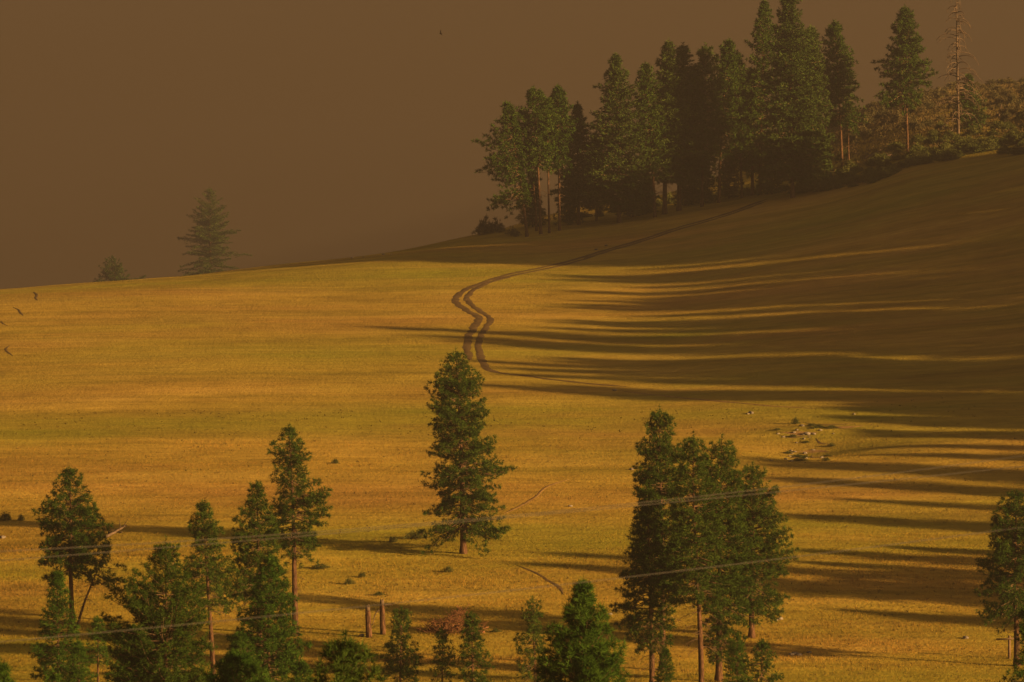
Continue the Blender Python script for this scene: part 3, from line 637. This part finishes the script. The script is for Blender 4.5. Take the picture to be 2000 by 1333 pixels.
# --- pines standing on the spur to the right: their long shadows lie across the meadow
TAN_EL, SA, CA = math.tan(math.radians(SUN_EL)), math.sin(math.radians(SUN_AZ)), math.cos(math.radians(SUN_AZ))
def spur_pine(k, x, y, tip_u, firs=True, label='tall dark fir in the belt on the spur that shades the upper meadow', group='firs on the shading spur'):
    """stands at (x, y); tall enough for its shadow to end where the photograph's shadow ends"""
    src = (['g13', 'g5', 'g8', 'g4', 'g7'] if firs else ['g9', 'g5', 'g6', 'g14', 'g2', 'g15'])[k % (5 if firs else 6)]
    d = np.arange(5, 220, .5); xx = x - d * CA; yy = y + d * SA
    q = int(np.argmin(abs(xx - (tip_u - 1000) / F * yy)))
    need = float(ground_z(xx[q], yy[q])) + d[q] * TAN_EL - float(ground_z(x, y))
    s = min(max(need / HGT[src], .22), 1.05); w = (1.15 * s ** .35) if firs else 1.1 * s ** .4
    o = copy_tree(TREES[src]); o.location = (x, y, float(ground_z(x, y)) - .1); o.rotation_euler = (0, 0, k * 1.9); o.scale = (w, w, s)
    tag(o, label, 'fir tree' if o.name.startswith('fir') else 'pine tree', group)
    return o
rs = random.Random(5); kk = 0
y = 548.0
while y < 812:                                                      # the belt thins out where sunlit streaks cross the meadow
    gap = any(abs(y - g) < w_ for g, w_ in ((576, 1.5), (606, 2.0), (641, 2.4), (653, 2.8), (690, 2.4), (717, 2.8)))
    tip = 1600 if y < 562 else (rs.choice([700, 960, 980, 1020, 860]) if y < 628 else (rs.uniform(1040, 1250) if y < 722 else 300))
    if not gap:
        spur_pine(kk, 113 + (y - 548) * .09 + rs.uniform(-6, 6), y, tip); kk += 1
    y += rs.choice([2.2, 3.0, 4.4, 5.2])
for (x, y, tip) in [(74, 431, 965), (80, 437, 1010), (82, 416, 1600), (80, 432, 1560), (86, 440, 1545), (92, 447, 1540), (84, 457, 1700), (104, 465, 1500), (98, 470, 1520), (104, 481, 1600), (116, 486, 1500), (108, 494, 1480), (118, 500, 1440), (110, 508, 1430), (114, 516, 1640), (117, 524, 1660), (120, 530, 1640), (113, 536, 1640), (122, 541, 1640), (116, 546, 1620)]:
    spur_pine(kk, x, y, tip, False, 'pine of the loose row beyond the T-shaped post', 'loose row of pines beyond the lower meadow'); kk += 1

# ------------------------------------------------------------------ shrubs
def shrub_mesh(name, seed, r, h, mat, n=420, size=.16, w=.07, twig=True):
    rng = np.random.default_rng(seed)
    th = rng.uniform(0, 6.28, n); q = rng.uniform(0, 1, n) ** .5; zz = rng.uniform(0, 1, n)
    lob = 1 + .25 * np.sin(3 * th + seed) + .15 * np.sin(5 * th + 2 * seed)
    rad = r * lob * q * np.sqrt(np.clip(1 - (zz * .95) ** 2, .02, 1)) * rng.uniform(.75, 1.05, n)
    hl = 1 + .30 * np.sin(2 * th + 1.7 * seed) + .22 * np.sin(4 * th + seed)
    P = np.stack([rad * np.cos(th), rad * np.sin(th), h * hl * (.06 + .94 * zz * rng.uniform(.7, 1.15, n))], -1)
    D = unit(P * [1, 1, .6] + [0, 0, .5])
    V, T = needles(rng, P, D, np.full(n, size), 5, w, .7)
    mb = MB(); mb.add(V, T); nl = len(T)
    if twig:
        for _ in range(9):
            a_ = rng.uniform(0, 6.28); k = rng.uniform(.4, .9)
            mb.tube(np.array([[0, 0, -.08], [.4 * r * k * math.cos(a_), .4 * r * k * math.sin(a_), .4 * h], [r * k * math.cos(a_), r * k * math.sin(a_), .85 * h]]), [.035, .025, .012], 3, False)
    V = np.vstack(mb.V); T = np.vstack(mb.T)
    return mesh_from(name, V, T, [mat, M_LIMB], False, np.r_[np.zeros(nl, int), np.ones(len(T) - nl, int)])

SH_S = [shrub_mesh('sagebrush', 20 + k, 1.0, .85, M_SAGE, 260, .34, .10) for k in range(4)]
SH_D = [shrub_mesh('shrub', 40 + k, 1.0, .9, M_SHRUB, 240, .40, .11) for k in range(4)]
SH_T = [shrub_mesh('shrub', 80 + k, 1.0, .9, M_SAGE, 90, .34, .10) for k in range(3)]
SH_N = [shrub_mesh('shrub', 60 + k, 1.0, .9, M_SHRUB, 300, .26, .05) for k in range(3)]
def put_shrub(meshes, k, loc, sx, sz, label, group=None, rz=0.0, nm='shrub', cat='shrub'):
    o = link(nm, meshes[k % len(meshes)], None, loc, rz); o.scale = (sx, sx, sz)
    tag(o, label, cat, group); return o
rg = random.Random(11)
n_s = 0
while n_s < 290:                                                     # pale sagebrush on the upper slope
    u, D = rg.uniform(1655, 2040), rg.uniform(885, 1130)
    if D < 885 + (1 - (u - 1655) / 385) * 30: continue
    p = stand(u, D); s = rg.uniform(.6, 1.0) * rg.choice([.8, 1.0, 1.2, 1.9])
    put_shrub(SH_S, n_s, p, s, s * rg.uniform(.8, 1.15), 'pale sagebrush bush on the upper slope behind the dead snag', 'sagebrush on the upper slope', rg.uniform(0, 6.28), 'sagebrush'); n_s += 1
n_s = 0
while n_s < 165:                                                     # dark scrub along the edge of the grass
    u = rg.uniform(1560, 2030); v_edge = np.interp(u, [1560, 1700, 1800, 1900, 2000], [384, 364, 330, 305, 288])
    v = v_edge - abs(rg.gauss(0, 22)) - 3
    p = spot(u, v); s = rg.uniform(.7, 1.5)
    put_shrub(SH_D, n_s, p, s * 1.15, s * .85, 'dark green scrub bush along the edge of the upper grass', 'dark scrub at the grass edge', rg.uniform(0, 6.28)); n_s += 1
for k, (u, v, s, sz, lab) in enumerate([(1964, 300, 1.7, 1.0, 'low dark scrub bush sitting alone on the bare grass bank'), (1990, 302, 1.9, 1.1, 'low dark scrub bush sitting alone on the bare grass bank')]):
    put_shrub(SH_D, k, spot(u, v), s, sz, lab, 'dark scrub on the bank')
for k, (u, v, s, sz) in enumerate([(938, 452, 1.5, 2.2), (950, 449, 1.8, 2.8), (963, 448, 1.6, 2.4), (975, 447, 1.5, 1.9), (998, 452, 1.1, 1.4), (1008, 455, .9, 1.2)]):
    put_shrub(SH_T, k, spot(u, v + 8), s * .9, sz * .85, 'hazy twiggy bush at the open end of the ridge grove', 'bushes at the grove end', k * 1.3)
for k in range(16):                                                  # undergrowth between the grove trunks
    u = 1120 + k * 27 + rg.uniform(-8, 8); v = np.interp(u, [1120, 1300, 1560], [436, 409, 376]) - rg.uniform(4, 16)
    put_shrub(SH_D, k, spot(u, v), rg.uniform(.8, 1.5), rg.uniform(.7, 1.5), 'dark undergrowth bush among the grove trunks', 'undergrowth in the grove', k * 2.1)
for k, (u, v, s, sz, lab) in enumerate([
    (812, 1053, 1.15, .75, 'wide low green bush beside the lone pine'), (767, 1060, .5, .5, 'small dark bush close to the wide low bush'),
    (626, 1112, .9, .42, 'flat green bush in the grass beside the tall pine trunk'), (682, 1142, .5, .5, 'thin sparse bush in the grass near two little round bushes'),
    (708, 1129, .4, .42, 'little round green bush beside the thin sparse bush'), (655, 906, .45, .42, 'tiny lone bush on the open mid meadow'),
    (875, 1119, .55, .5, 'round green bush in sunlit grass below the lone pine'), (11, 1018, .75, .75, 'grey-green bush on the meadow beyond the broad pine'),
    (41, 1018, .4, .55, 'small upright bush beside the grey-green bush'), (1554, 829, .55, .7, 'upright dark bush at the washed-out hollow'),
    (1600, 836, .7, .35, 'low dark scrub strip on the hollow rim'), (1625, 838, .8, .35, 'low brown scrub beside the hollow rim'), (740, 1164, .55, .3, 'low bush lying in the clump shadow'),
    (968, 1236, .5, .3, 'low green weed clump near the brush heap')]):
    put_shrub(SH_N, k, spot(u, v), s, sz, lab, None, k * .9)

# ------------------------------------------------------------------ rocks, logs, broken trunks, brush heap, post, birds
def rock_mesh(seed):
    rng = np.random.default_rng(seed)
    n, m = 7, 11; V = []; T = []
    for i in range(n):
        for j in range(m):
            a_, b_ = math.pi * (i + .02) / (n - 1 + .04), 2 * math.pi * j / m
            V.append([math.sin(a_) * math.cos(b_), math.sin(a_) * math.sin(b_), math.cos(a_) * .7])
    V = np.array(V); dirs = unit(rng.normal(size=(9, 3))); off = rng.uniform(.5, .95, 9)
    for d, o in zip(dirs, off):                                      # chip flat facets
        k = V @ d; V -= np.clip(k - o, 0, None)[:, None] * d
    V += rng.normal(0, .02, V.shape)
    for i in range(n - 1):
        for j in range(m):
            p, q = i * m + j, i * m + (j + 1) % m; T += [[p, p + m, q], [q, p + m, q + m]]
    return mesh_from('rock', V, T, M_ROCK)
ROCKS = [rock_mesh(s) for s in (1, 2, 3, 4)]
for k, (u, v, s, lab) in enumerate([
    (1200, 764, .3, 'pale rock at the end of the faint painted crease shadow'), (1466, 809, .38, 'pale rock pair on the slope above the hollow'), (1460, 810, .22, 'pale rock pair on the slope above the hollow'),
    (1233, 918, .28, 'small pale rock beside the big clump'), (1113, 991, .26, 'small pale rock on the grass behind the lone pine'), (1566, 833, .3, 'orange-lit rock beside the upright dark bush'),
    (1576, 852, .45, 'dark boulder in the washed-out hollow'), (1588, 851, .3, 'smaller grey boulder in the washed-out hollow'), (1555, 867, .2, 'stone scattered in the washed-out hollow'), (1530, 856, .2, 'stone scattered in the washed-out hollow'),
    (1572, 888, .3, 'stone scattered in the washed-out hollow'), (1545, 902, .25, 'stone scattered in the washed-out hollow'), (1885, 1249, .32, 'white rock on the stony grass rise'), (1552, 1280, .34, 'grey rock heap piece in the stony grass'),
    (1545, 1282, .3, 'grey rock heap piece in the stony grass'), (1560, 1281, .28, 'grey rock heap piece in the stony grass'), (1580, 1276, .25, 'grey rock heap piece in the stony grass'), (1525, 1211, .3, 'light orange rock beside the wide clump pine'), (1516, 1213, .2, 'light orange rock beside the wide clump pine'),
    (1668, 810, .2, 'stone scattered in the washed-out hollow'), (5, 1052, .35, 'pale stone in grass beyond the broad pine'), (708, 1243, .3, 'pale stone at the foot of the shorter broken trunk'), (688, 505, .28, 'pale stone on the ridge line'), (710, 503, .2, 'pale stone on the ridge line'), (749, 498, .28, 'pale stone on the ridge line'), (764, 497, .2, 'pale stone on the ridge line'),
    (1165, 489, .3, 'tiny pale stone beside the dirt track'), (1184, 481, .3, 'tiny pale stone beside the dirt track'), (1192, 1202, .25, 'grey stone between bright pine and big clump')]):
    p = spot(u, v); o = link('rock', ROCKS[k % 4], None, (p[0], p[1], p[2] + s * .18), k * 1.7); o.scale = (s * 1.25, s, s * .8)
    tag(o, lab, 'rock', 'scattered field stones')

for k in range(22):                                                   # broken ground in the hollow
    u, v = rg.gauss(1572, 30), rg.choice([rg.gauss(850, 7), rg.gauss(890, 7)]); p = spot(u, v); q_ = rg.uniform(.10, .26)
    o = link('rock', ROCKS[k % 4], None, (p[0], p[1], p[2] + q_ * .1), k * 2.3); o.scale = (q_ * 1.5, q_, q_ * .8)
    tag(o, 'small stone in the broken ground of the washed-out hollow', 'rock', 'small stones of the hollow')
for k in range(14):
    u, v = rg.gauss(1585, 34), rg.choice([rg.gauss(846, 6), rg.gauss(868, 5), rg.gauss(896, 5)])
    put_shrub(SH_N, k, spot(u, v), rg.uniform(.35, .8), rg.uniform(.2, .35), 'low dry weed clump on the broken edge of the hollow', 'weeds of the hollow', k * 1.1, 'weed_clump', 'weed')

def log(px0, px1, r, lab, mat=None, lift=0.0, group=None):
    A, B = spot(*px0), spot(*px1); A[2] += r * .8; B[2] += r * .8 + lift
    rng = np.random.default_rng(int(px0[0]))
    t = np.linspace(0, 1, 8)[:, None]; P = A + (B - A) * t + rng.normal(0, .03, (8, 3)); O = P[0].copy()
    mb = MB(); mb.tube(P - O, np.linspace(r, r * .55, 8), 7)
    o = link('fallen_log', None, None, O); tag(o, lab, 'log', group)
    link('log_trunk', mb.mesh('log_trunk', mat or M_DEAD, True), o)
    lb = MB()
    for _ in range(5):
        k = rng.integers(2, 7); d = rng.normal(size=3); d[2] = abs(d[2]); d = unit(d) * rng.uniform(.4, 1.1)
        lb.tube(np.stack([P[k] - O, P[k] - O + d]), [r * .3, r * .12], 4, False)
    link('branch_stub', lb.mesh('branch_stub', mat or M_DEAD), o)
log((206, 1052), (246, 1040), .16, 'grey fallen log with stubs beside the broad open-crowned pine', lift=.5)
log((212, 1043), (238, 1046), .11, 'thinner fallen log crossing under the grey log', lift=.2)
log((1690, 312), (1722, 298), .25, 'long pale log lying in the scrub by the twin-trunk pine', lift=.3, group='logs in the scrub')
log((1700, 318), (1742, 306), .22, 'lower pale log lying in the scrub by the twin-trunk pine', lift=.2, group='logs in the scrub')
log((1850, 262), (1872, 258), .14, 'dead pale branch lying at the foot of the snag', lift=.8)
log((1950, 232), (1956, 222), .14, 'dead pale stub standing in the sagebrush', lift=1.6)

def broken_trunk(base, top, r, lab, stub):
    rng = np.random.default_rng(int(base[0])); loc = spot(*base); H = (base[1] - top[1]) * loc[1] / F
    o = link('broken_trunk', None, None, loc); tag(o, lab, 'dead tree')
    t = np.linspace(0, 1, 9); lx = (top[0] - base[0]) * loc[1] / F
    P = np.stack([lx * t, 0 * t, H * t], -1); P[0, 2] = -.3
    mb = MB(); mb.tube(P[:8], r * (1.12 - .25 * t[:8]), 10); link('trunk', mb.mesh('trunk', M_BARK, True), o)
    tp = MB(); tp.tube(P[7:] + [[0, 0, .0], [0, 0, 0]], [r * .86, r * .74], 10)
    for _ in range(6):
        a_ = rng.uniform(0, 6.28); q = P[8] + [r * .5 * math.cos(a_), r * .5 * math.sin(a_), -.05]
        tp.tube(np.stack([q, q + [0, 0, rng.uniform(.12, .35)]]), [r * .22, .01], 4, False)
    link('splintered_top', tp.mesh('splintered_top', M_DEAD), o)
    for pts in stub:
        sb = MB(); Q = np.array(pts, float) * loc[1] / F
        sb.tube(np.stack([Q[:, 0], -.1 - 0 * Q[:, 0], Q[:, 1]], -1), np.linspace(.07, .03, len(Q)), 5, False)
        link('dead_branch', sb.mesh('dead_branch', M_DEAD), o)
broken_trunk((721, 1246), (718, 1187), .26, 'shorter of two broken dead trunks standing in the grass', [[(-1, 48), (-4, 50), (-7, 45), (-7, 38)]])
broken_trunk((748, 1241), (746, 1175), .24, 'taller of two broken dead trunks, splintered pale top and curved branch', [[(-2, 46), (-8, 47), (-14, 41), (-18, 30), (-20, 18)], [(3, 57), (12, 58), (18, 57)]])

def brush_heap(u0, u1, v0, lab):
    rng = np.random.default_rng(9); c = spot((u0 + u1) / 2, v0); W = (u1 - u0) * c[1] / F / 2
    mb = MB()
    for _ in range(430):
        x = np.clip(rng.normal(0, .40), -.85, .85) * W; y = np.clip(rng.normal(0, .9), -1.3, 1.3); hmax = 1.7 * math.exp(-(x / W * 1.2 - .15) ** 2) * (1 + .3 * math.sin(x * 2.1))
        p = np.array([x, y, rng.uniform(.05, 1) * hmax]); d = unit(rng.normal(size=3) * [1, .8, .8]) * rng.uniform(.5, 1.9)
        mb.tube(np.stack([p - d * .5, p + rng.normal(0, .08, 3), p + d * .5]), [.028, .020, .008], 3, False)
    for _ in range(10):
        x = rng.uniform(-1, 1) * W * .7; d = np.array([rng.choice([-1, 1]) * rng.uniform(.6, 1), .2 * rng.normal(), rng.uniform(.05, .4)]) * 2.0
        p = np.array([x, rng.normal(0, .5), .3]); mb.tube(np.stack([p - d * .6, p + d * .6]), [.10, .05], 5)
    V = np.vstack(mb.V); V[:, 2] += np.interp(V[:, 0] * 0, [0, 1], [0, 0])
    V[:, 2] += ground_z(V[:, 0] + c[0], V[:, 1] + c[1]) - c[2]
    o = link('brush_heap', mesh_from('brush_heap', V, np.vstack(mb.T), M_RUST), None, c); tag(o, lab, 'brush heap')
brush_heap(808, 955, 1237, 'heap of reddish dead branches beside the two broken trunks')

loc = spot(1971, 1288)
o = link('wooden_post', None, None, loc); tag(o, 'weathered T-shaped wooden post under the broad pine', 'post')
k_ = loc[1] / F
mb = MB(); mb.tube(np.array([[0, 0, -.3], [0, 0, 22 * k_], [.02, 0, 45 * k_]]), [.13, .12, .11], 8); link('upright', mb.mesh('upright', M_POST, True), o)
mb = MB(); mb.tube(np.array([[-26 * k_, -.14, 38 * k_], [0, -.15, 39 * k_], [20 * k_, -.14, 40 * k_]]), [.08, .08, .08], 6); link('crossbar', mb.mesh('crossbar', M_POST, True), o)

def bird(u, v, D, lab, rz):
    x, z = (u - 1000) / F * D, CZ + (VH - v) / F * D
    mb = MB()
    mb.tube(np.array([[0, .24, 0], [0, .17, .02], [0, .05, .02], [0, -.10, 0], [0, -.26, .01]]), [.01, .04, .07, .05, .012], 8)
    for s in (-1, 1):
        W = np.array([[0, .09, .03], [s * .22, .14, .16], [s * .50, .02, .30], [s * .24, -.02, .15], [0, -.07, .03]])
        W2 = W - [0, 0, .012]
        T = [[0, 1, 3], [0, 3, 4], [1, 2, 3], [5, 8, 6], [5, 9, 8], [6, 8, 7], [0, 5, 6], [0, 6, 1], [1, 6, 7], [1, 7, 2], [2, 7, 8], [2, 8, 3], [3, 8, 9], [3, 9, 4]]
        mb.add(np.vstack([W, W2]), T)
    o = link('bird', mb.mesh('bird', M_BIRD), None, (x, D, z), rz); o.rotation_euler = (.2, .9, rz); tag(o, lab, 'bird')
bird(861, 66, 640, 'tiny dark bird flying in the brown smoky sky', 1.2)
bird(965, 821, 500, 'tiny dark bird flying low beside the lone pine', .4)

# ------------------------------------------------------------------ power cables crossing the valley
def cable(px, D, lab):
    P = np.array([((u - 1000) / F * D, D + (u - 1000) * .004, CZ + (VH - v) / F * D) for u, v in px])
    q = np.polyfit(P[:, 0], P[:, 2], 2); x = np.linspace(-24, 24, 49)
    Q = np.stack([x, np.interp(x, P[:, 0], P[:, 1]), np.polyval(q, x)], -1)
    mb = MB(); mb.tube(Q - Q[0], np.full(len(Q), .0085), 6)
    o = link('power_cable', mb.mesh('power_cable', M_WIRE, True), None, Q[0]); tag(o, lab, 'cable', 'power cables')
cable([(0, 1066), (400, 1046), (830, 1022), (1240, 988), (1520, 955), (2000, 903)], 112, 'upper power cable of the close pair crossing in front of the lone pine')
cable([(0, 1086), (400, 1054), (830, 1024), (1240, 993), (1530, 966), (2000, 921)], 115, 'lower power cable of the close pair crossing in front of the lone pine')
cable([(0, 1236), (380, 1208), (830, 1172), (1240, 1128), (1540, 1097), (2000, 1048)], 108, 'single power cable hanging below the close pair')

# ------------------------------------------------------------------ grass
rng = np.random.default_rng(3)
def grass(n, D0, D1, hgt, wid, nb, seed, ur=None):
    rng = np.random.default_rng(seed)
    y = np.sqrt(rng.uniform(D0**2, D1**2, n)); x = rng.uniform(-1, 1, n) * (y * .1051 + 8) if ur is None else (rng.uniform(ur[0], ur[1], n) - 1000) / F * y
    keep = vnoise(x / 3.1, y / 3.1, 17) + .6 * vnoise(x / 9, y / 9, 19) + rng.uniform(-1.0, 1.0, n) > -.75
    x, y = x[keep], y[keep]
    ok = np.ones(len(x), bool)
    for tp in TRACK_PTS:
        lo, hi = tp[:, :2].min(0) - 2, tp[:, :2].max(0) + 2
        c = np.where((x > lo[0]) & (x < hi[0]) & (y > lo[1]) & (y < hi[1]))[0]
        for b in np.array_split(c, max(1, len(c) // 4000)):
            if len(b) == 0: continue
            d = np.hypot(x[b, None] - tp[None, :, 0], y[b, None] - tp[None, :, 1]) - tp[None, :, 2]
            ok[b] &= d.min(1) > 0
    x, y = x[ok], y[ok]; n = len(x)
    z = ground_z(x, y)
    s = (1 + .5 * vnoise(x / 6, y / 6, 23))[:, None]
    th = rng.uniform(0, 6.28, (n, nb)); h = hgt * rng.uniform(.5, 1.3, (n, nb)) * s
    ox = rng.normal(0, .10, (n, nb)); oy = rng.normal(0, .10, (n, nb))
    lx = rng.normal(0, .35, (n, nb)) * h; ly = rng.normal(0, .35, (n, nb)) * h
    bx, by = x[:, None] + ox, y[:, None] + oy
    w2 = wid * rng.uniform(.6, 1.3, (n, nb)) / 2
    z0 = z[:, None] + 0 * bx - .02
    V = np.stack([np.stack([bx - w2 * np.cos(th), by - w2 * np.sin(th), z0], -1), np.stack([bx + w2 * np.cos(th), by + w2 * np.sin(th), z0], -1), np.stack([bx + lx, by + ly, z0 + h], -1)], 2).reshape(-1, 3)
    return V
V = np.vstack([grass(96000, 384, 490, .20, .048, 2, 31), grass(45000, 490, 570, .13, .05, 2, 32)])
go = link('meadow_grass', mesh_from('meadow_grass', V, np.arange(len(V)).reshape(-1, 3), M_GRASS))
tag(go, 'dry golden grass covering the whole hillside meadow', 'grass', kind='stuff')

M_WEED = mat_leaf('brown_weeds', (.06, .05, .018), (.15, .105, .035), .3, .3)
W1 = np.vstack([grass(3600, 384, 480, .22, .07, 5, 41), grass(1400, 480, 600, .20, .07, 5, 42)])
wo = link('dry_weeds', mesh_from('dry_weeds', W1, np.arange(len(W1)).reshape(-1, 3), M_WEED))
W2 = grass(16000, 872, 1130, .55, .20, 4, 43, (1570, 2080)); M_TAN = mat_leaf('pale_dry_brush', (.075, .062, .028), (.17, .13, .055), .3, .15)
w2 = link('dry_brush', mesh_from('dry_brush', W2, np.arange(len(W2)).reshape(-1, 3), M_TAN))
tag(w2, 'pale dry brush covering the upper slope between the sagebrush', 'brush', kind='stuff')
tag(wo, 'scattered dark brown weeds in the lower meadow grass', 'weeds', kind='stuff')

# ------------------------------------------------------------------ smoke in the air
xs, xe, ys, ye = GX[0] - 10, GX[-1] + 10, GY[0] - 10, GY[-1] + 10
zb, zt = float(ZZ.min()) - 1.0, max(float(ZZ.max()) + 6, 106.0)
HV = [(x, y, z) for z in (zb, zt) for y in (ys, ye) for x in (xs, xe)]
HT = [[0, 2, 1], [1, 2, 3], [4, 5, 6], [5, 7, 6], [0, 1, 4], [1, 5, 4], [2, 6, 3], [3, 6, 7], [0, 4, 2], [2, 4, 6], [1, 3, 5], [3, 7, 5]]
m, nt, out = new_mat('smoke_haze')
pv = nd(nt, 'ShaderNodeVolumePrincipled')
pv.inputs['Density'].default_value = .00042
pv.inputs['Color'].default_value = (.47, .445, .43, 1)
pv.inputs['Anisotropy'].default_value = .72
nt.links.new(pv.outputs[0], out.inputs['Volume'])
hz = link('haze', mesh_from('haze', HV, HT, m)); tag(hz, 'brown wildfire smoke hanging in the air over the hillside', 'haze', kind='stuff')
print('TRIS', sum(len(me.polygons) for me in bpy.data.meshes))
